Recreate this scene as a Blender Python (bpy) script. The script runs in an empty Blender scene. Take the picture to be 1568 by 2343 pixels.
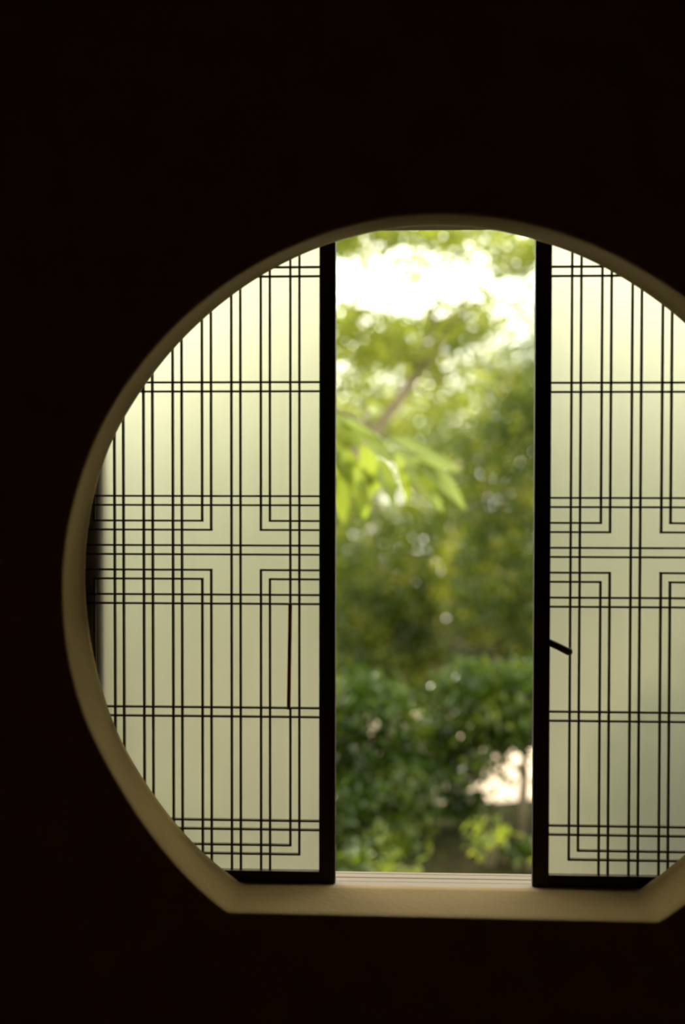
import bpy, bmesh, math, random
import numpy as np
from mathutils import Vector, Matrix

random.seed(7)
rng = np.random.default_rng(7)
sc = bpy.context.scene
C = sc.collection
D = 1.84                      # camera to the wall's room side (wall face is y = 0)
EYE = 1.0                     # eye height of somebody sitting on the floor

# ------------------------------------------------------------------ camera
yaw, pitch, roll = 0.05095, 0.03109, 0.00106
fw = Vector((-math.sin(yaw) * math.cos(pitch), math.cos(yaw) * math.cos(pitch), -math.sin(pitch)))
rt = Vector((math.cos(yaw), math.sin(yaw), 0))
up = rt.cross(fw)
rt, up = math.cos(roll) * rt + math.sin(roll) * up, -math.sin(roll) * rt + math.cos(roll) * up
cam = bpy.data.cameras.new('camera')
cam.sensor_fit = 'VERTICAL'
cam.sensor_height = 36.0
cam.lens = 50.0
cam.clip_start = 0.05
cam.clip_end = 200
cam.dof.use_dof = True
cam.dof.focus_distance = 2.18
cam.dof.aperture_fstop = 1.85
co = bpy.data.objects.new('camera', cam)
C.objects.link(co)
co.matrix_world = Matrix(((rt.x, up.x, -fw.x, 0), (rt.y, up.y, -fw.y, -D), (rt.z, up.z, -fw.z, EYE), (0, 0, 0, 1)))
sc.camera = co

# ------------------------------------------------------------------ light
w = bpy.data.worlds.new('hazy_sky')
sc.world = w
w.use_nodes = True
bgn = w.node_tree.nodes['Background']
bgn.inputs['Color'].default_value = (1.0, 0.97, 0.84, 1)
bgn.inputs['Strength'].default_value = 6.2
sun = bpy.data.lights.new('sun', 'SUN')
sun.energy = 20.0
sun.color = (1.0, 0.9, 0.68)
sun.angle = math.radians(0.53)
so = bpy.data.objects.new('sun', sun)
C.objects.link(so)
sdir = Vector((-0.30, 0.42, 0.86)).normalized()          # towards the sun: high, beyond the garden
so.rotation_euler = sdir.to_track_quat('Z', 'Y').to_euler()

sc.view_settings.view_transform = 'Standard'
sc.view_settings.look = 'None'
sc.view_settings.gamma = 1.0
sc.view_settings.use_curve_mapping = False
sc.view_settings.exposure = 0.0
sc.cycles.use_denoising = True
sc.cycles.max_bounces = 12
sc.cycles.diffuse_bounces = 5
sc.cycles.transmission_bounces = 8


# ------------------------------------------------------------------ helpers
def tag(o, label=None, cat=None, group=None, kind=None):
    for k, v in (('label', label), ('category', cat), ('group', group), ('kind', kind)):
        if v:
            o[k] = v
    return o


def link(name, me, mat=None, parent=None):
    o = bpy.data.objects.new(name, me)
    C.objects.link(o)
    if mat is not None and me is not None and not me.materials:
        me.materials.append(mat)
    if parent is not None:
        o.parent = parent
    return o


def empty(name, loc):
    o = bpy.data.objects.new(name, None)
    o.empty_display_size = 0.1
    C.objects.link(o)
    o.location = loc
    return o


def pymesh(name, v, f, smooth=False):
    me = bpy.data.meshes.new(name)
    me.from_pydata([tuple(p) for p in v], [], f)
    if smooth:
        me.polygons.foreach_set('use_smooth', [True] * len(me.polygons))
    me.update()
    return me


def box_bm(bm, x0, x1, y0, y1, z0, z1, bev=0.0):
    m = Matrix.Translation(((x0 + x1) / 2, (y0 + y1) / 2, (z0 + z1) / 2)) @ Matrix.Diagonal((x1 - x0, y1 - y0, z1 - z0, 1))
    r = bmesh.ops.create_cube(bm, size=1, matrix=m)
    if bev:
        es = list({e for v in r['verts'] for e in v.link_edges})
        bmesh.ops.bevel(bm, geom=es, offset=bev, segments=2, affect='EDGES', profile=0.6)


def box(name, x0, x1, y0, y1, z0, z1, mat, parent=None, bev=0.0):
    bm = bmesh.new()
    box_bm(bm, x0, x1, y0, y1, z0, z1, bev)
    me = bpy.data.meshes.new(name)
    bm.to_mesh(me)
    bm.free()
    return link(name, me, mat, parent)


def tube(pts, rad, n=8):
    """tapered tube along pts, returns verts, faces"""
    pts = [Vector(p) for p in pts]
    V, F = [], []
    a = Vector((0.3, 0.9, 0.2))
    for i, p in enumerate(pts):
        t = (pts[min(i + 1, len(pts) - 1)] - pts[max(i - 1, 0)]).normalized()
        u = t.cross(a).normalized()
        b = t.cross(u)
        for k in range(n):
            q = 2 * math.pi * k / n
            V.append(p + (u * math.cos(q) + b * math.sin(q)) * rad[i])
    for i in range(len(pts) - 1):
        for k in range(n):
            k2 = (k + 1) % n
            F.append((i * n + k, i * n + k2, (i + 1) * n + k2, (i + 1) * n + k))
    F.append(tuple(range(n))[::-1])
    F.append(tuple((len(pts) - 1) * n + k for k in range(n)))
    return V, F


# ------------------------------------------------------------------ materials
def mat(name, col, rough=0.8, spec=0.3, noise=None, bump=None):
    m = bpy.data.materials.new(name)
    m.use_nodes = True
    nt = m.node_tree
    b = nt.nodes['Principled BSDF']
    b.inputs['Base Color'].default_value = (*col, 1)
    b.inputs['Roughness'].default_value = rough
    b.inputs['Specular IOR Level'].default_value = spec
    tc = nt.nodes.new('ShaderNodeTexCoord')
    if noise:
        sca, col2, stretch = noise
        mp = nt.nodes.new('ShaderNodeMapping')
        mp.inputs['Scale'].default_value = stretch
        nt.links.new(tc.outputs['Object'], mp.inputs['Vector'])
        n = nt.nodes.new('ShaderNodeTexNoise')
        n.inputs['Scale'].default_value = sca
        n.inputs['Detail'].default_value = 5
        nt.links.new(mp.outputs['Vector'], n.inputs['Vector'])
        r = nt.nodes.new('ShaderNodeValToRGB')
        r.color_ramp.elements[0].position = 0.3
        r.color_ramp.elements[1].position = 0.7
        r.color_ramp.elements[0].color = (*col, 1)
        r.color_ramp.elements[1].color = (*col2, 1)
        nt.links.new(n.outputs['Fac'], r.inputs['Fac'])
        nt.links.new(r.outputs['Color'], b.inputs['Base Color'])
    if bump:
        sca, st, dist = bump
        n = nt.nodes.new('ShaderNodeTexNoise')
        n.inputs['Scale'].default_value = sca
        n.inputs['Detail'].default_value = 6
        nt.links.new(tc.outputs['Object'], n.inputs['Vector'])
        bp = nt.nodes.new('ShaderNodeBump')
        bp.inputs['Strength'].default_value = st
        bp.inputs['Distance'].default_value = dist
        nt.links.new(n.outputs['Fac'], bp.inputs['Height'])
        nt.links.new(bp.outputs['Normal'], b.inputs['Normal'])
    return m


def leaf_mat(name, c1, c2, c3, trans=0.5, gloss=0.06, grough=0.3):
    m = bpy.data.materials.new(name)
    m.use_nodes = True
    nt = m.node_tree
    nt.nodes.clear()
    out = nt.nodes.new('ShaderNodeOutputMaterial')
    g = nt.nodes.new('ShaderNodeNewGeometry')
    r = nt.nodes.new('ShaderNodeValToRGB')
    r.color_ramp.elements[0].color = (*c1, 1)
    r.color_ramp.elements[1].color = (*c3, 1)
    e = r.color_ramp.elements.new(0.55)
    e.color = (*c2, 1)
    tc = nt.nodes.new('ShaderNodeTexCoord')
    no = nt.nodes.new('ShaderNodeTexNoise')
    no.inputs['Scale'].default_value = 4.5
    no.inputs['Detail'].default_value = 2
    nt.links.new(tc.outputs['Object'], no.inputs['Vector'])
    mr = nt.nodes.new('ShaderNodeMapRange')
    mr.inputs['From Min'].default_value = 0.32
    mr.inputs['From Max'].default_value = 0.68
    nt.links.new(no.outputs['Fac'], mr.inputs['Value'])
    mv = nt.nodes.new('ShaderNodeMix')
    mv.inputs['Factor'].default_value = 0.5
    nt.links.new(g.outputs['Random Per Island'], mv.inputs[2])
    nt.links.new(mr.outputs['Result'], mv.inputs[3])
    nt.links.new(mv.outputs[0], r.inputs['Fac'])
    d = nt.nodes.new('ShaderNodeBsdfDiffuse')
    t = nt.nodes.new('ShaderNodeBsdfTranslucent')
    gl = nt.nodes.new('ShaderNodeBsdfGlossy')
    gl.inputs['Roughness'].default_value = grough
    gl.inputs['Color'].default_value = (1, 1, 1, 1)
    bright = nt.nodes.new('ShaderNodeMix')
    bright.data_type = 'RGBA'
    bright.blend_type = 'MULTIPLY'
    bright.inputs['Factor'].default_value = 1.0
    nt.links.new(r.outputs['Color'], bright.inputs[6])
    bright.inputs[7].default_value = (1.3, 1.25, 0.8, 1)
    nt.links.new(r.outputs['Color'], d.inputs['Color'])
    nt.links.new(bright.outputs[2], t.inputs['Color'])
    mx = nt.nodes.new('ShaderNodeMixShader')
    mx.inputs['Fac'].default_value = trans
    nt.links.new(d.outputs[0], mx.inputs[1])
    nt.links.new(t.outputs[0], mx.inputs[2])
    m2 = nt.nodes.new('ShaderNodeMixShader')
    m2.inputs['Fac'].default_value = gloss
    nt.links.new(mx.outputs[0], m2.inputs[1])
    nt.links.new(gl.outputs[0], m2.inputs[2])
    nt.links.new(m2.outputs[0], out.inputs['Surface'])
    return m


def paper_mat():
    m = bpy.data.materials.new('window_paper')
    m.use_nodes = True
    nt = m.node_tree
    nt.nodes.clear()
    out = nt.nodes.new('ShaderNodeOutputMaterial')
    tc = nt.nodes.new('ShaderNodeTexCoord')
    mp = nt.nodes.new('ShaderNodeMapping')
    mp.inputs['Scale'].default_value = (26, 1, 2.2)            # faint upright streaks of the sheet
    nt.links.new(tc.outputs['Object'], mp.inputs['Vector'])
    n = nt.nodes.new('ShaderNodeTexNoise')
    n.inputs['Scale'].default_value = 1.6
    n.inputs['Detail'].default_value = 3
    nt.links.new(mp.outputs['Vector'], n.inputs['Vector'])
    r = nt.nodes.new('ShaderNodeValToRGB')
    r.color_ramp.elements[0].position = 0.3
    r.color_ramp.elements[1].position = 0.7
    r.color_ramp.elements[0].color = (0.705, 0.705, 0.565, 1)
    r.color_ramp.elements[1].color = (0.74, 0.74, 0.59, 1)
    nt.links.new(n.outputs['Fac'], r.inputs['Fac'])
    t = nt.nodes.new('ShaderNodeBsdfTranslucent')
    nt.links.new(r.outputs['Color'], t.inputs['Color'])
    f = nt.nodes.new('ShaderNodeBsdfRefraction')               # paper scatters mostly forwards
    f.inputs['IOR'].default_value = 1.2
    f.inputs['Roughness'].default_value = 1.0
    nt.links.new(r.outputs['Color'], f.inputs['Color'])
    d = nt.nodes.new('ShaderNodeBsdfDiffuse')
    d.inputs['Color'].default_value = (0.85, 0.82, 0.7, 1)
    mx = nt.nodes.new('ShaderNodeMixShader')
    mx.inputs['Fac'].default_value = 0.82
    nt.links.new(t.outputs[0], mx.inputs[1])
    nt.links.new(f.outputs[0], mx.inputs[2])
    m2 = nt.nodes.new('ShaderNodeMixShader')
    m2.inputs['Fac'].default_value = 0.19
    nt.links.new(mx.outputs[0], m2.inputs[1])
    nt.links.new(d.outputs[0], m2.inputs[2])
    nt.links.new(m2.outputs[0], out.inputs['Surface'])
    return m


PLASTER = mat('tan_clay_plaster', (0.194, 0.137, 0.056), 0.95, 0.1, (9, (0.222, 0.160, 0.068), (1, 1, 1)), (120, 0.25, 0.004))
DARKWOOD = mat('dark_lacquered_wood', (0.022, 0.010, 0.005), 0.55, 0.3, (30, (0.035, 0.015, 0.007), (1, 1, 0.08)))
LATTICE = mat('dark_lattice_wood', (0.050, 0.036, 0.010), 0.6, 0.3, (40, (0.075, 0.05, 0.015), (1, 1, 0.1)))
LOOSE = mat('brown_split_wood', (0.36, 0.15, 0.04), 0.6, 0.3, (40, (0.30, 0.12, 0.03), (1, 1, 0.1)))
IRON = mat('black_iron', (0.012, 0.012, 0.012), 0.5, 0.4)
SILL = mat('weathered_pale_sill_wood', (0.24, 0.19, 0.125), 0.7, 0.3, (14, (0.28, 0.225, 0.155), (0.12, 1, 1)), (60, 0.2, 0.002))
ROOMFLOOR = mat('red_brown_floor_paper', (0.40, 0.19, 0.08), 0.5, 0.3, (3, (0.36, 0.17, 0.07), (1, 1, 1)))
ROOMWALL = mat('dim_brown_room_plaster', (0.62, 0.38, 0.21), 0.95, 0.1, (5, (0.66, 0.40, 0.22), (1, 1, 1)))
ROOMCEIL = mat('brown_paper_ceiling', (0.78, 0.55, 0.36), 0.95, 0.1, (5, (0.8, 0.58, 0.38), (1, 1, 1)))
OUTWOOD = mat('grey_brown_outer_boards', (0.12, 0.08, 0.05), 0.8, 0.2, (8, (0.16, 0.11, 0.07), (1, 1, 0.1)))
HEAD = mat('brown_head_rail_wood', (0.10, 0.072, 0.034), 0.8, 0.2, (14, (0.12, 0.085, 0.04), (0.12, 1, 1)))
PAPER = paper_mat()
BARK = mat('grey_brown_bark', (0.085, 0.072, 0.042), 0.9, 0.1, (20, (0.15, 0.13, 0.08), (1, 1, 0.3)), (40, 0.6, 0.01))
SOIL = mat('dark_garden_soil_and_moss', (0.016, 0.012, 0.006), 0.95, 0.03, (2.6, (0.018, 0.022, 0.006), (1, 1, 1)), (30, 0.8, 0.03))
GRAVEL = mat('pale_sandy_gravel', (0.60, 0.47, 0.36), 0.9, 0.2, (60, (0.72, 0.58, 0.46), (1, 1, 1)), (90, 0.6, 0.01))
L_MAPLE = leaf_mat('bright_yellow_green_leaf', (0.07, 0.11, 0.012), (0.16, 0.205, 0.028), (0.31, 0.325, 0.065), 0.62, 0.012, 0.24)
L_EVER = leaf_mat('dark_glossy_leaf', (0.010, 0.027, 0.0015), (0.044, 0.074, 0.0045), (0.30, 0.31, 0.028), 0.5, 0.022, 0.2)
L_BACK = leaf_mat('olive_green_leaf', (0.022, 0.042, 0.003), (0.065, 0.09, 0.007), (0.32, 0.33, 0.036), 0.55, 0.022, 0.2)
L_SHRUB = leaf_mat('blue_green_shrub_leaf', (0.011, 0.030, 0.0025), (0.036, 0.068, 0.0055), (0.18, 0.22, 0.022), 0.45, 0.02, 0.2)
L_SPRAY = leaf_mat('lime_green_long_leaf', (0.115, 0.16, 0.022), (0.15, 0.195, 0.030), (0.22, 0.245, 0.045), 0.5, 0.015, 0.3)

# ------------------------------------------------------------------ the room
XW, ZT, YB = 2.2, 2.1, -3.6
T_IN = 0.124                                   # thickness of the plastered inner wall


def interp(tab, a):
    xs = [p[0] for p in tab]
    ys = [p[1] for p in tab]
    xs = [xs[-1] - 360] + xs + [xs[0] + 360]
    ys = [ys[-1]] + ys + [ys[0]]
    return float(np.interp(a, xs, ys))


# the hand-plastered round hole is a little out of true (mm, by angle in degrees)
DF = [(-178, .6), (-166, -.4), (-159, -2.5), (-152, -6.0), (-145, -5.2), (-138, -3.0), (-132, .9), (-125, 3.7),
      (-54, 6), (-50, 6.5), (-20, 3), (20, 1), (52, -1), (57, -4), (65, -2.6), (75, -1.7), (89, 0), (99, 1.4), (115, 0.2), (130, .3),
      (144, .8), (150, 1.8), (165, 1.6), (173, 2.2)]
DB = [(-179, -2), (-167, -3.8), (-155, -1.8), (-145, -2.8), (-135, .5), (-125, 1.8), (-52, 2), (-47, 1.6), (-20, 0),
      (20, -1), (47, -3.5), (57, -4.3), (65, -2.5), (75, -1.5), (83, 1.0), (98, 2.8), (107, 2.6), (120, 1), (132, -.5), (147, .5),
      (158, 4.0), (165, 2), (177, -1.2)]


def hole(angles, cx, cz, R, tab, sill_l, sill_r):
    out = []
    for a in angles:
        q = math.radians(a)
        r = R + 0.001 * np.mean([interp(tab, (a + d + 180) % 360 - 180) for d in (-4, -2, 0, 2, 4)])
        x, z = cx + r * math.cos(q), cz + r * math.sin(q)
        s = (x + 0.24) / 0.56
        zs = sill_l + (sill_r - sill_l) * min(max(s, 0), 1) + EYE
        if z < zs:
            k = (zs - cz) / (z - cz)
            x, z = cx + (x - cx) * k, zs
        out.append((x, z))
    return out


cxf, czf, Rf = 0.0361, EYE - 0.1704, 0.4962
cxb, czb, Rb = 0.0342, EYE - 0.1665, 0.4960
angs = list(np.arange(-180, 180, 1.5))
# exact corners at the flat sill and at the outer rectangle
for cxx, czz in ((-0.243, 0.4155), (0.316, 0.4135)):
    angs.append(math.degrees(math.atan2(czz - czf, cxx - cxf)))
CORN = [(-XW, 0.0), (XW, 0.0), (XW, ZT), (-XW, ZT)]
for x, z in CORN:
    angs.append(math.degrees(math.atan2(z - czf, x - cxf)))
angs = sorted(angs)
hf = hole(angs, cxf, czf, Rf, DF, -0.5843, -0.5872)
hb = hole(angs, cxb, czb, Rb, DB, -0.5818, -0.5824)


def lerp2(a, b, t):
    return (a[0] + (b[0] - a[0]) * t, a[1] + (b[1] - a[1]) * t)


def outer(a):
    q = math.radians(a)
    dx, dz = math.cos(q), math.sin(q)
    ks = []
    if abs(dx) > 1e-9:
        ks.append(((XW if dx > 0 else -XW) - cxf) / dx)
    if abs(dz) > 1e-9:
        ks.append(((ZT if dz > 0 else 0) - czf) / dz)
    k = min(ks)
    return (cxf + k * dx, czf + k * dz)


def grow(p, d):
    v = Vector((p[0] - cxf, p[1] - czf))
    v *= 1 + d / v.length
    return (cxf + v.x, czf + v.y)


N = len(angs)
rings = [([outer(a) for a in angs], 0.0), ([grow(p, 0.30) if False else lerp2(p, outer(a), 0.25) for p, a in zip(hf, angs)], 0.0),
         ([grow(p, 0.0035) for p in hf], 0.0), ([grow(p, 0.0012) for p in hf], 0.0010), (hf, 0.0035)]
for k in range(1, 9):
    rings.append(([lerp2(p, q, k / 8) for p, q in zip(hf, hb)], 0.0035 + (T_IN - 0.0035) * k / 8))
rings.append(([outer(a) for a in angs], T_IN))
V, F = [], []
for pts, y in rings:
    V += [(p[0], y, p[1]) for p in pts]
for r in range(len(rings) - 1):
    for i in range(N):
        j = (i + 1) % N
        F.append((r * N + i, r * N + j, (r + 1) * N + j, (r + 1) * N + i))
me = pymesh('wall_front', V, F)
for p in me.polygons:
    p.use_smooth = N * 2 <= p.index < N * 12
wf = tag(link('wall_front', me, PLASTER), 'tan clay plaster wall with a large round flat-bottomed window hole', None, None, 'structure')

YO = 0.20                                       # outside face of the outer wall
for nm, b, m, lb in (
    ('floor', (-XW - .1, XW + .1, YB - .1, YO, -0.1, 0.0), ROOMFLOOR, 'red-brown floor of the dark room'),
    ('ceiling', (-XW - .1, XW + .1, YB - .1, YO, ZT, ZT + 0.1), ROOMCEIL, 'dark ceiling of the room'),
    ('wall_left', (-XW - .1, -XW, YB, YO, 0.0, ZT), ROOMWALL, 'dim brown side wall of the dark room, to the left'),
    ('wall_right', (XW, XW + .1, YB, YO, 0.0, ZT), ROOMWALL, 'dim brown side wall of the dark room, to the right'),
    ('wall_back', (-XW, XW, YB - .1, YB, 0.0, ZT), ROOMWALL, 'dim brown wall behind the viewer'),
):
    tag(box(nm, *b, m), lb, None, None, 'structure')

# outer wall with a rectangular opening behind the sliding leaves
OX0, OX1, OZ0, OZ1 = -0.4393, 0.5085, EYE - 0.5822, EYE + 0.3372
bm = bmesh.new()
y0, y1 = 0.1455, 0.170
box_bm(bm, -XW, OX0, y0, y1, 0.0, ZT)
box_bm(bm, OX1, XW, y0, y1, 0.0, ZT)
box_bm(bm, OX0, OX1, y0, y1, OZ1 + 0.03, ZT)
box_bm(bm, OX0, OX1, y0, y1, 0.0, OZ0 - 0.03)
me = bpy.data.meshes.new('wall_outer')
bm.to_mesh(me)
bm.free()
tag(link('wall_outer', me, OUTWOOD), 'outer wall with a square opening behind the paper screens', None, None, 'structure')

# eave added outside, above the view, to keep sun off the window
tag(box('shading_eave', -3.0, 3.0, YO + 0.002, 1.35, 2.42, 2.52, OUTWOOD), 'unseen eave added outside above the window to block the sun', None, None, 'structure')

# wooden sill with two slide tracks
sx0, sx1 = OX0 + 0.001, OX1 - 0.001
bm = bmesh.new()
zs = EYE - 0.5822
box_bm(bm, -1.0, 1.06, T_IN + 0.001, 0.1445, zs - 0.030, zs - 0.0003)
box_bm(bm, sx0, sx1, 0.1445, YO - 0.004, zs - 0.030, zs - 0.0008)
me = bpy.data.meshes.new('trim_1')
bm.to_mesh(me)
bm.free()
tr = tag(link('trim_1', me, SILL), 'pale weathered wooden sill track under the sliding screens', None, None, 'structure')
for y, h in ((0.1475, 0.0003), (0.166, 0.0007), (0.186, 0.0004)):
    box('track_ridge', sx0, sx1, y, y + 0.006, zs - 0.0010, zs + h - 0.0008, SILL, tr, 0.0003)
tr2 = tag(box('trim_2', sx0, sx1, 0.1457, YO - 0.004, OZ1, OZ1 + 0.029, HEAD), 'brown wooden head rail over the opening', None, None, 'structure')

# ------------------------------------------------------------------ the two sliding lattice screens
PP, G, GH = 0.04128, 0.01267, 0.0127
HS = [0.0, 0.03442, 0.06902, 0.22769, 0.38688, 0.42157]
HALF_IN, STILE = 0.2408, 0.0229
BW, BH = 0.0030, 0.0027                        # face widths of upright and level bars
YF, YBAR = 0.130, 0.1345


def screen(cx, z0, latch, label):
    zb = EYE - 0.5818
    root = empty('lattice_screen', (cx, YBAR, zb))
    tag(root, label, 'lattice screen', 'pair of sliding paper lattice screens')
    o = root.location

    def bar(x0, x1, z0_, z1_, name='lattice_bar', m=LATTICE, ya=YBAR, yb=YBAR + 0.0072):
        me = bpy.data.meshes.new(name)
        b = bmesh.new()
        box_bm(b, x0, x1, ya - o.y, yb - o.y, z0_ - o.z, z1_ - o.z)
        b.to_mesh(me)
        b.free()
        return link(name, me, m, root)
    rail_t = EYE - 0.5655                       # top of the bottom rail
    half_z = z0 - rail_t
    top_in = z0 + half_z
    # frame
    bm2 = [(-HALF_IN - STILE, -HALF_IN), (HALF_IN, HALF_IN + STILE)]
    for a, b in bm2:
        s = box('stile', a, b, YF - o.y, YF + 0.0135 - o.y, 0, top_in + 0.0165 - o.z, DARKWOOD, root, 0.0012)
    for a, b in ((zb, rail_t), (top_in, top_in + 0.0165)):
        box('rail', -HALF_IN + 0.0002, HALF_IN - 0.0002, YF + 0.001 - o.y, YF + 0.0130 - o.y, a - o.z, b - o.z, DARKWOOD, root, 0.001)
    # paper glued to the outer side of the bars
    yp = YBAR + 0.0075 - o.y
    x0, x1, za, zc = -HALF_IN, HALF_IN, rail_t - o.z, top_in - o.z
    nx, nz = 12, 20
    Vp = [(x0 + (x1 - x0) * i / nx, yp, za + (zc - za) * j / nz) for j in range(nz + 1) for i in range(nx + 1)]
    Fp = [(j * (nx + 1) + i, j * (nx + 1) + i + 1, (j + 1) * (nx + 1) + i + 1, (j + 1) * (nx + 1) + i) for j in range(nz) for i in range(nx)]
    pp = link('paper', pymesh('paper', Vp, Fp), PAPER, root)
    pp['label'] = 'translucent pale window paper'
    zrow = lambda r, m: z0 + math.copysign(HS[abs(r)], r) * (1 if r else 0) + GH / 2 * m
    xcol = lambda k, m: k * PP + G / 2 * m
    hv, hh = BW / 2, BH / 2
    # full-length upright pairs and pairs broken at the crosses
    for k in range(-5, 6):
        for m in (-1, 1):
            x = xcol(k, m)
            if abs(k) in (2, 4):
                mm = m if k in (4, -2) else -m
                zi = zrow(1, mm)
                bar(x - hv, x + hv, zi - hh, top_in)
                zj = zrow(-1, -mm)
                bar(x - hv, x + hv, rail_t, zj + hh)
            elif abs(k) == 5:
                mm = m if k == 5 else -m       # outer member meets the outer level bar
                za_, zb_ = zrow(-5, -mm), zrow(5, mm)
                if latch or k != 5 or m != -1:
                    bar(x - hv, x + hv, za_ - hh, zb_ + hh)
                else:                          # this bar has come loose between two crossings
                    bar(x - hv, x + hv, za_ - hh, zrow(-3, 1) - 0.001)
                    bar(x - hv, x + hv, zrow(-2, -1) + 0.001, zb_ + hh)
            else:
                bar(x - hv, x + hv, rail_t, top_in)
    yb = YBAR + 0.0003
    for r in (-4, -3, -2, 0, 2, 3, 4):
        for m in (-1, 1):
            z = zrow(r, m)
            bar(-HALF_IN, HALF_IN, z - hh, z + hh, ya=yb)
    for s in (1, -1):
        for m in (-1, 1):
            z = zrow(s, s * m)
            xe = xcol(4, m)
            bar(xe - hv, HALF_IN, z - hh, z + hh, ya=yb)
            bar(-HALF_IN, -xe + hv, z - hh, z + hh, ya=yb)
            xi = xcol(2, -m)
            bar(-xi - hv, xi + hv, z - hh, z + hh, ya=yb)
            z5 = zrow(5 * s, s * m)
            x5 = xcol(5, m)
            bar(-x5 - hv, x5 + hv, z5 - hh, z5 + hh, ya=yb)
    if not latch:
        z1, z2 = zrow(-2, -1) + 0.001, zrow(-3, 1) - 0.0015
        xc = xcol(5, -1)
        V = []
        for yy in (YBAR - 0.0030 - o.y, YBAR + 0.0035 - o.y):
            for xx, zz in ((xc + 0.0026, z1), (xc - 0.0023, z1), (xc - 0.0045, z2), (xc + 0.0003, z2)):
                V.append((xx, yy, zz - o.z))
        f = [(0, 1, 2, 3), (7, 6, 5, 4), (0, 4, 5, 1), (1, 5, 6, 2), (2, 6, 7, 3), (3, 7, 4, 0)]
        ls = link('loose_bar', pymesh('loose_bar', V, f), LOOSE, root)
        ls['label'] = 'loose tilted reddish-brown lattice bar'
    else:
        zl = EYE - 0.2445
        xs = -HALF_IN
        pts = [(xs - 0.006, 0.006, zl + 0.0062), (xs - 0.001, 0.000, zl + 0.0035), (xs + 0.010, -0.002, zl - 0.0015), (xs + 0.0205, -0.002, zl - 0.0068),
               (xs + 0.0245, -0.001, zl - 0.0090), (xs + 0.0285, 0.001, zl - 0.0085)]
        V, Fh = tube([(x, YF + 0.003 + y - o.y, z - o.z) for x, y, z in pts], [0.0048, 0.0050, 0.0052, 0.0052, 0.0053, 0.0050], 10)
        lh = link('latch_hook', pymesh('latch_hook', V, Fh, True), IRON, root)
        lh['label'] = 'short black slanting latch peg'
    return root


Z0 = EYE - 0.11544
screen(-0.3738, Z0 + 0.0004, False, 'sliding paper lattice screen with one loose tilted bar beside its dark stile')
screen(0.4278, Z0 - 0.0012, True, 'sliding paper lattice screen with a slanting black latch peg on its stile')

# ------------------------------------------------------------------ the garden
GZ = -0.4


def at(px, py, d):
    """a spot of the garden on the sight line that leaves the window there, d metres from the eye"""
    return Vector(((px - 950) / 3254 * d, d - D, EYE + (1070 - py) / 3254 * d))


# ground: uneven soil with moss, and a gravel walk beyond the first shrubs
nx, ny = 40, 60
V = []
for j in range(ny + 1):
    for i in range(nx + 1):
        x = -9 + 18 * i / nx
        y = YO + 0.1 + 22 * (j / ny) ** 1.4
        V.append((x, y, GZ + 0.02 * math.sin(x * 3.1 + y) + 0.015 * math.sin(y * 4.3 - x * 1.7)))
F = [(j * (nx + 1) + i, j * (nx + 1) + i + 1, (j + 1) * (nx + 1) + i + 1, (j + 1) * (nx + 1) + i) for j in range(ny) for i in range(nx)]
tag(link('garden_ground', pymesh('garden_ground', V, F, True), SOIL), 'dark mossy garden soil outside the window', None, None, 'structure')
V, F = [], []
n = 40
for i in range(n + 1):
    x = -1.0 + 3.0 * i / n
    yc = 5.05 + 0.25 * math.sin(x * 0.8)
    for a, z in ((-0.95, GZ - 0.03), (-0.85, GZ + 0.055), (0.0, GZ + 0.07), (0.85, GZ + 0.055), (0.95, GZ - 0.03)):
        V.append((x, yc + a * min(1, 0.35 + i * 0.16) + 0.05 * math.sin(x * 5 + a), z))
for i in range(n):
    for k in range(4):
        F.append((i * 5 + k, (i + 1) * 5 + k, (i + 1) * 5 + k + 1, i * 5 + k + 1))
tag(link('gravel_path', pymesh('gravel_path', V, F, True), GRAVEL), 'pale sunlit gravel path behind the low shrubs', None, None, 'structure')


def leaf_mesh(name, P, size, flat=0.5, aspect=0.42, jit=0.35, droop=0.0):
    """P (n,3) leaf bases -> one mesh of folded diamond leaves"""
    P = np.asarray(P, float)
    n = len(P)
    nrm = rng.normal(size=(n, 3))
    nrm /= np.linalg.norm(nrm, axis=1)[:, None]
    nrm = nrm * (1 - flat) + np.array([0, 0, 1.0]) * flat
    nrm /= np.linalg.norm(nrm, axis=1)[:, None]
    d = rng.normal(size=(n, 3))
    d[:, 2] -= droop
    d -= nrm * (d * nrm).sum(1)[:, None]
    d /= np.linalg.norm(d, axis=1)[:, None]
    s = np.cross(nrm, d)
    L = size * (1 + jit * rng.uniform(-1, 1, n))[:, None]
    Wd = L * aspect
    mid = P + d * L * 0.45 + nrm * L * 0.10
    vs = np.stack([P, mid + s * Wd * 0.5, P + d * L, mid - s * Wd * 0.5], 1).reshape(-1, 3)
    me = bpy.data.meshes.new(name)
    me.vertices.add(4 * n)
    me.vertices.foreach_set('co', vs.ravel())
    base = np.arange(n)[:, None] * 4
    idx = (base + np.array([0, 1, 2, 0, 2, 3])).ravel().astype(np.int32)
    me.loops.add(6 * n)
    me.loops.foreach_set('vertex_index', idx)
    me.polygons.add(2 * n)
    me.polygons.foreach_set('loop_start', (np.arange(2 * n) * 3).astype(np.int32))
    me.update(calc_edges=True)
    me.validate()
    return me


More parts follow.
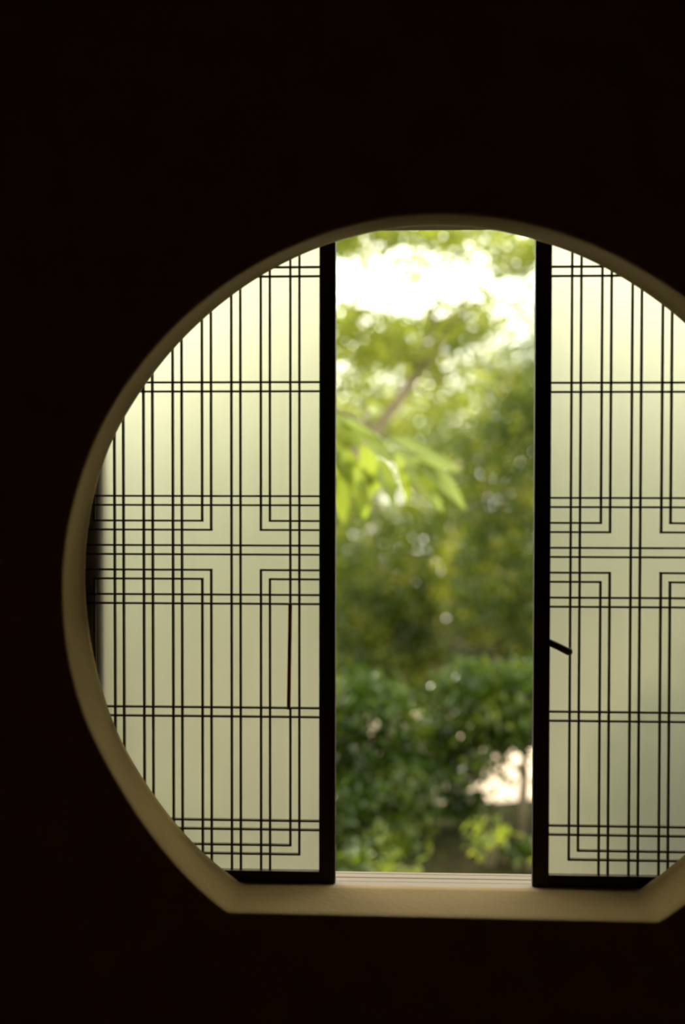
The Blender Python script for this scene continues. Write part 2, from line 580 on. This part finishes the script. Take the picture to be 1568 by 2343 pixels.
def blob(c, r, n, clump=0.16, nc=None, shell=0.5, flatc=0.5):
    """n leaf bases gathered in clumps inside an ellipsoid"""
    c, r = np.array(c), np.array(r)
    nc = nc or max(6, n // 20)
    u = rng.normal(size=(nc, 3))
    u /= np.linalg.norm(u, axis=1)[:, None]
    rad = rng.uniform(0, 1, nc) ** (1 / 3)
    rad = shell * (0.55 + 0.45 * rad) + (1 - shell) * rad
    cc = c + u * rad[:, None] * r
    k = rng.integers(0, nc, n)
    off = rng.normal(size=(n, 3)) * clump
    off[:, 2] *= flatc
    return cc[k] + off


def plant(name, label, cat, group, base, trunk, rads, blobs, lm, size, flat=0.5, aspect=0.42, clump=0.16, droop=0.0, shell=0.5, flatc=0.5, bark=BARK, limbs=()):
    base = Vector(base)
    root = tag(empty(name, base), label, cat, group)
    V, F = tube([Vector(p) - base for p in trunk], rads, 9)
    link('trunk', pymesh('trunk', V, F, True), bark, root)
    nodes = list(trunk)
    for pl, rr in limbs:
        V, F = tube([Vector(p) - base for p in pl], rr, 8)
        link('limb', pymesh('limb', V, F, True), bark, root)
        nodes += list(pl)[:-1]
    pts = []
    for c, r, n in blobs:
        p = blob(c, r, n, clump, None, shell, flatc)
        p = p[p[:, 2] > GZ + 0.03]
        pts.append(p)
        # a branch from the nearest trunk point into each leaf mass
        tp = min((Vector(q) for q in nodes), key=lambda q: (q - Vector(c)).length)
        cv = Vector(c)
        if (tp - cv).length > 0.15:
            mid = (tp + cv) / 2 + Vector((0.03, 0, 0.08))
            rr = rads[-1]
            V, F = tube([tp - base, mid - base, cv - base], [rr * 0.9, rr * 0.6, rr * 0.3], 7)
            link('branch', pymesh('branch', V, F, True), bark, root)
    P = np.concatenate(pts) - np.array(base)
    fo = link('foliage', leaf_mesh('foliage', P, size, flat, aspect, droop=droop), lm, root)
    fo['kind'] = 'stuff'
    return root


# maple left of the opening: a slanting limb crosses the view, leaves hang over the top
a, b = at(850, 1000, 7.0), at(1065, 682, 7.1)
tb = Vector((-1.05, 5.2, GZ - 0.05))
fork = Vector((-0.62, 5.18, 0.75))
plant('leaning_maple', 'slender maple with a slanting grey limb and light yellow-green leaves', 'tree', None,
      tb, [tb, Vector((-0.95, 5.2, 0.1)), fork, Vector((-0.66, 5.2, 1.4)), Vector((-0.70, 5.1, 2.1)), Vector((-0.5, 5.0, 2.5))], [0.085, 0.075, 0.058, 0.045, 0.034, 0.022],
      [(at(800, 552, 6.7), (0.20, 0.3, 0.075), 1300), (at(930, 532, 6.6), (0.22, 0.3, 0.06), 1200), (at(1190, 580, 7.0), (0.13, 0.3, 0.11), 1100), (at(1070, 535, 6.9), (0.25, 0.3, 0.055), 1100),
       (at(1000, 620, 7.2), (0.45, 0.3, 0.12), 1000), (at(1150, 660, 7.2), (0.16, 0.3, 0.10), 420),
       (at(830, 770, 7.0), (0.30, 0.35, 0.16), 2000), (at(960, 790, 7.2), (0.28, 0.3, 0.13), 1500), (at(1060, 740, 7.2), (0.22, 0.3, 0.12), 1100), (at(1010, 890, 7.3), (0.25, 0.3, 0.14), 1000),
       (at(790, 920, 7.2), (0.24, 0.3, 0.15), 1000),
       (at(700, 760, 6.9), (0.40, 0.4, 0.3), 1500), ((-1.3, 5.4, 1.9), (0.5, 0.5, 0.3), 1500), ((-0.85, 4.45, 2.5), (0.85, 0.6, 0.2), 8000), (at(1420, 610, 7.0), (0.30, 0.3, 0.22), 1500)],  # forward crown and far-right leaf mass added out of view to shade soil and paper
      L_MAPLE, 0.034, 0.3, 0.55, 0.05, 0.0, 0.4, 0.6,
      limbs=(([fork, fork.lerp(a, 0.6) + Vector((0.0, 0, -0.03)), a, a.lerp(b, 0.5) + Vector((0.01, 0, -0.012)), b], [0.044, 0.036, 0.032, 0.027, 0.016]),
             ([Vector((-0.5, 5.0, 2.5)), Vector((0.1, 5.05, 2.55)), Vector((0.6, 5.1, 2.5))], [0.022, 0.017, 0.01])))

# tall tree added out of view, its high crown shades the middle of the garden
tb = Vector((-0.95, 8.3, GZ - 0.05))
plant('shade_tree', 'tall unseen tree added behind the maple to shade the garden', 'tree', None, tb,
      [tb, Vector((-0.95, 8.25, 0.9)), Vector((-0.90, 8.0, 2.0)), Vector((-0.85, 7.8, 3.1))], [0.10, 0.085, 0.06, 0.035],
      [((-0.3, 7.5, 3.5), (1.0, 0.5, 0.3), 900), ((-1.7, 7.4, 3.3), (0.6, 0.6, 0.3), 800), ((0.9, 7.4, 3.5), (0.8, 0.5, 0.3), 1200), ((-0.6, 8.2, 3.7), (1.3, 0.7, 0.4), 1500)],
      L_EVER, 0.06, 0.6, 0.5, 0.10)


# backdrop trees, their tops leave a strip of bright sky
def backdrop(x, d, top, r, n, lm, lb, size=0.042):
    y = d - D
    b0 = Vector((x, y, GZ))
    h = top - GZ
    plant('garden_tree', lb, 'tree', 'trees along the far side of the garden', b0,
          [b0 - Vector((0, 0, .05)), b0 + Vector((0.05, 0, h * .35)), b0 + Vector((-0.03, 0, h * .7)), b0 + Vector((0, 0, h * .9))], [0.09, 0.075, 0.05, 0.02],
          [((x, y, top - h * .25), (r * .8, r * .7, h * .22), n), ((x - r * .35, y - .2, top - h * .5), (r * .8, r * .6, h * .25), n),
           ((x + r * .35, y - .1, top - h * .55), (r * .8, r * .6, h * .25), n), ((x, y, top - h * .8), (r * .9, r * .6, h * .2), int(n * .8))],
          lm, size, 0.3, 0.55, 0.075 if size < 0.05 else 0.13)


backdrop(-0.70, 11.4, 2.30, 1.0, 6500, L_MAPLE, 'light green leafy tree behind the slanting maple limb')
backdrop(1.0, 10.6, 2.42, 0.9, 6500, L_EVER, 'dark glossy-leaved tree to the right of the slanting maple limb')
backdrop(0.20, 13.2, 2.45, 1.0, 6000, L_BACK, 'dark green tree farthest off, between two nearer trees')
for x, d, top, r, lm, lb in (
        (-2.95, 11.6, 2.2, 0.95, L_EVER, 'broad dark green tree beyond the screen with the loose bar'),
        (-5.7, 12.0, 2.6, 1.1, L_BACK, 'olive green tree at the far end of the garden past the maple'),
        (2.95, 11.9, 2.9, 1.0, L_EVER, 'broad dark green tree beyond the screen with the latch peg'),
        (5.8, 12.2, 2.9, 1.1, L_BACK, 'olive green tree at the end of the garden past the gravel path'),
        (-1.75, 15.0, 2.6, 1.2, L_BACK, 'olive tree in the back row behind the light green tree'),
        (1.95, 15.2, 2.6, 1.2, L_BACK, 'olive tree in the back row behind the glossy-leaved tree'),
        (5.1, 15.4, 3.2, 1.2, L_EVER, 'dark tree in the back row behind the broad trees'),
        (-4.8, 15.2, 2.6, 1.2, L_EVER, 'dark tree in the back row behind the broad tree by the maple')):
    backdrop(x, d, top, r, 2600, lm, lb, 0.085)


def shrub(name, lb, base, blobs, lm, size, n_stem=3, group='shrubs in the garden', **kw):
    base = Vector(base)
    t = Vector(blobs[0][0])
    plant(name, lb, 'shrub', group, base, [base - Vector((0, 0, .04)), base.lerp(t, .5) + Vector((.02, .01, 0)), t], [0.022, 0.016, 0.008], blobs, lm, size, **kw)


def gpos(px, d):
    return Vector(((px - 950) / 3254 * d, d - D, GZ))


# camellia masses of the middle distance
c = gpos(1140, 8.6)
shrub('camellia_shrub', 'tall dark camellia shrub with glossy leaves beside the gravel path', c,
      [(at(1150, 1080, 8.6), (0.30, 0.35, 0.45), 5400), (at(1130, 1330, 8.5), (0.32, 0.35, 0.4), 6000), (at(1250, 1400, 8.5), (0.30, 0.35, 0.40), 4200), (at(1230, 900, 8.7), (0.25, 0.3, 0.35), 2600)],
      L_EVER, 0.036, flat=0.3, aspect=0.55, clump=0.05)
c = gpos(860, 9.0)
shrub('camellia_shrub', 'rounded dark green shrub under the slanting maple limb', c,
      [(at(870, 1300, 9.0), (0.42, 0.35, 0.5), 7000), (at(890, 1480, 8.9), (0.34, 0.3, 0.4), 6000), (at(780, 1560, 8.9), (0.35, 0.3, 0.3), 3500)],
      L_EVER, 0.036, flat=0.3, aspect=0.55, clump=0.05)
# nearer, lower shrubs
c = gpos(830, 5.2)
shrub('low_shrub', 'low blue-green shrub with narrow leaves near the window', c,
      [(at(850, 1690, 5.4), (0.18, 0.16, 0.24), 4000), (at(905, 1810, 5.3), (0.14, 0.15, 0.18), 2300), (at(800, 1870, 5.2), (0.18, 0.15, 0.16), 2200), (at(740, 1700, 5.4), (0.16, 0.16, 0.22), 1800),
       (at(880, 1940, 5.1), (0.13, 0.13, 0.08), 1000)],
      L_SHRUB, 0.036, aspect=0.42, flat=0.3, clump=0.042, droop=0.5)
c = gpos(1192, 5.35)
shrub('low_shrub', 'arching low shrub with drooping leaves in front of the gravel path', c,
      [(at(1190, 1620, 5.5), (0.15, 0.16, 0.18), 2600), (at(1085, 1630, 5.6), (0.15, 0.16, 0.20), 3300), (at(1055, 1800, 5.5), (0.08, 0.12, 0.16), 1400), (at(1290, 1640, 5.5), (0.14, 0.16, 0.18), 1600),
       (at(1140, 1745, 5.4), (0.11, 0.12, 0.03), 110), (at(985, 1720, 5.6), (0.10, 0.12, 0.15), 1900)],
      L_SHRUB, 0.036, aspect=0.42, flat=0.3, clump=0.042, droop=0.8)
for px, py, d, n, lm, lb in ((920, 1990, 4.75, 45, L_SPRAY, 'small bright green seedling close below the window'), (1205, 1965, 5.0, 130, L_SHRUB, 'small leafy seedling by the bare soil patch'),
                             (1120, 1915, 5.0, 60, L_MAPLE, 'little light green sapling beside the bare soil'), (1000, 1990, 5.1, 45, L_MAPLE, 'low leafy seedling on the dark soil'),
                             (795, 1980, 4.75, 120, L_SHRUB, 'dark tuft of leaves at the foot of the blue-green shrub')):
    p = at(px, py, d)
    shrub('seedling', lb, (p.x, p.y, GZ), [(p, (0.08, 0.08, 0.05), n)], lm, 0.05, group='seedlings near the window', clump=0.03, droop=0.3)
# side shrubs, seen as the garden goes on to either side
for x, y, z, r, lb in ((-2.4, 3.6, 0.15, 0.5, 'round green shrub out beyond the screen with the loose bar'), (2.5, 3.7, 0.2, 0.5, 'round green shrub at the end of the gravel path'),
                       (1.3, 3.55, 0.1, 0.34, 'round green shrub before the gravel path and beyond the latch peg'), (-1.15, 3.7, 0.1, 0.34, 'round green shrub at the foot of the maple'),
                       (1.85, 6.9, 0.5, 0.5, 'tall round shrub behind the gravel path and beside the camellia'), (3.3, 6.8, 0.5, 0.5, 'tall round shrub behind the end of the gravel path'),
                       (-1.75, 6.9, 0.4, 0.5, 'tall round shrub behind the foot of the maple'), (-3.4, 6.7, 0.5, 0.5, 'tall round shrub farthest along from the gravel path')):
    shrub('round_shrub', lb, (x, y, GZ), [((x, y, z), (r, r * 0.8, z + 0.35), 3200)], L_SHRUB, 0.07, clump=0.07)
shrub('wall_shrub', 'dense shrub growing against the outside of the screen with the latch peg', (0.85, 0.75, GZ),
      [((0.95, 0.75, 0.30), (0.32, 0.22, 0.40), 3500), ((0.58, 0.52, 0.38), (0.22, 0.13, 0.32), 4200)], L_SHRUB, 0.05, clump=0.05)  # out of view; made dense and tall to darken the lower paper
shrub('wall_shrub', 'low unseen shrub added outside the screen with the loose bar to darken its paper', (-0.72, 0.70, GZ),
      [((-0.70, 0.66, 0.16), (0.38, 0.2, 0.34), 4200)], L_SHRUB, 0.05, clump=0.06)  # added out of view to shade the lower paper of this screen

# young tree left of the opening: a spray of long lime leaves reaches into view
b0 = Vector((-0.72, 4.38 - D, GZ))
p1 = at(700, 905, 4.32)
tr_pts = [b0 - Vector((0, 0, .04)), b0 + Vector((.02, 0, .7)), b0 + Vector((.10, 0, 1.2)), p1, at(800, 950, 4.30), at(880, 1000, 4.28), at(960, 1045, 4.27)]
root = tag(empty('young_tree', b0), 'young tree holding a spray of long lime-green leaves across the opening', 'tree')
V, F = tube([q - b0 for q in tr_pts], [0.016, 0.014, 0.011, 0.008, 0.006, 0.0045, 0.003], 8)
link('stem', pymesh('stem', V, F, True), BARK, root)


def long_leaf(L, W, bend):
    V, F = [], []
    n = 8
    for i in range(n + 1):
        t = i / n
        wd = W * 0.5 * (math.sin(math.pi * min(1, t * 0.94 + 0.06)) ** 0.8) * (1.12 - 0.3 * t)
        z = -bend * L * t * t
        for s in (-1, 0, 1):
            V.append((L * t, s * wd, z + abs(s) * wd * 0.28))
    for i in range(n):
        for k in range(2):
            F.append((i * 3 + k, (i + 1) * 3 + k, (i + 1) * 3 + k + 1, i * 3 + k + 1))
    return pymesh('leaf', V, F, True)


LM = [long_leaf(0.15, 0.056, 0.12), long_leaf(0.13, 0.050, 0.22), long_leaf(0.165, 0.060, 0.05)]
spots = [  # where the leaf springs from, its tip (sight lines), depth
    (925, 1062, 4.24, 1022, 1165), (955, 1060, 4.26, 1085, 1148), (935, 1035, 4.28, 1060, 1075), (880, 1010, 4.32, 992, 1022), (905, 1040, 4.22, 950, 1150),
    (870, 1050, 4.20, 905, 1160), (845, 1020, 4.34, 940, 1070), (830, 1020, 4.17, 870, 1130), (800, 985, 4.28, 905, 1035), (790, 1030, 4.22, 830, 1150),
    (770, 960, 4.34, 880, 985), (760, 1010, 4.24, 800, 1110), (740, 940, 4.32, 850, 1030), (735, 1000, 4.22, 770, 1120), (720, 960, 4.28, 790, 1060), (700, 930, 4.26, 720, 1060),
    (690, 900, 4.32, 800, 930), (960, 1048, 4.26, 1010, 1110), (900, 1030, 4.36, 1000, 1090), (820, 1060, 4.18, 850, 1190), (760, 1060, 4.28, 790, 1200), (690, 960, 4.22, 640, 1080), (670, 900, 4.32, 600, 980)]
for i, (ax, ay, d, bx_, by_) in enumerate(spots):
    A, B = at(ax, ay, d), at(bx_, by_, d + 0.03 * math.sin(i * 2.1))
    me = LM[i % 3]
    L = (0.15, 0.13, 0.165)[i % 3]
    dv = (B - A)
    s = dv.length / L
    X = dv.normalized()
    ref = Vector((0.25 * math.sin(i * 1.7), -0.62 + 0.2 * math.sin(i * 3.3), 0.75)).normalized()
    Y = ref.cross(X).normalized()
    Zv = X.cross(Y)
    o = link('leaf', me, L_SPRAY, root)
    M = Matrix((X, Y, Zv)).transposed().to_4x4() @ Matrix.Diagonal((s, s, s, 1))
    M.translation = A - b0
    o.matrix_local = M
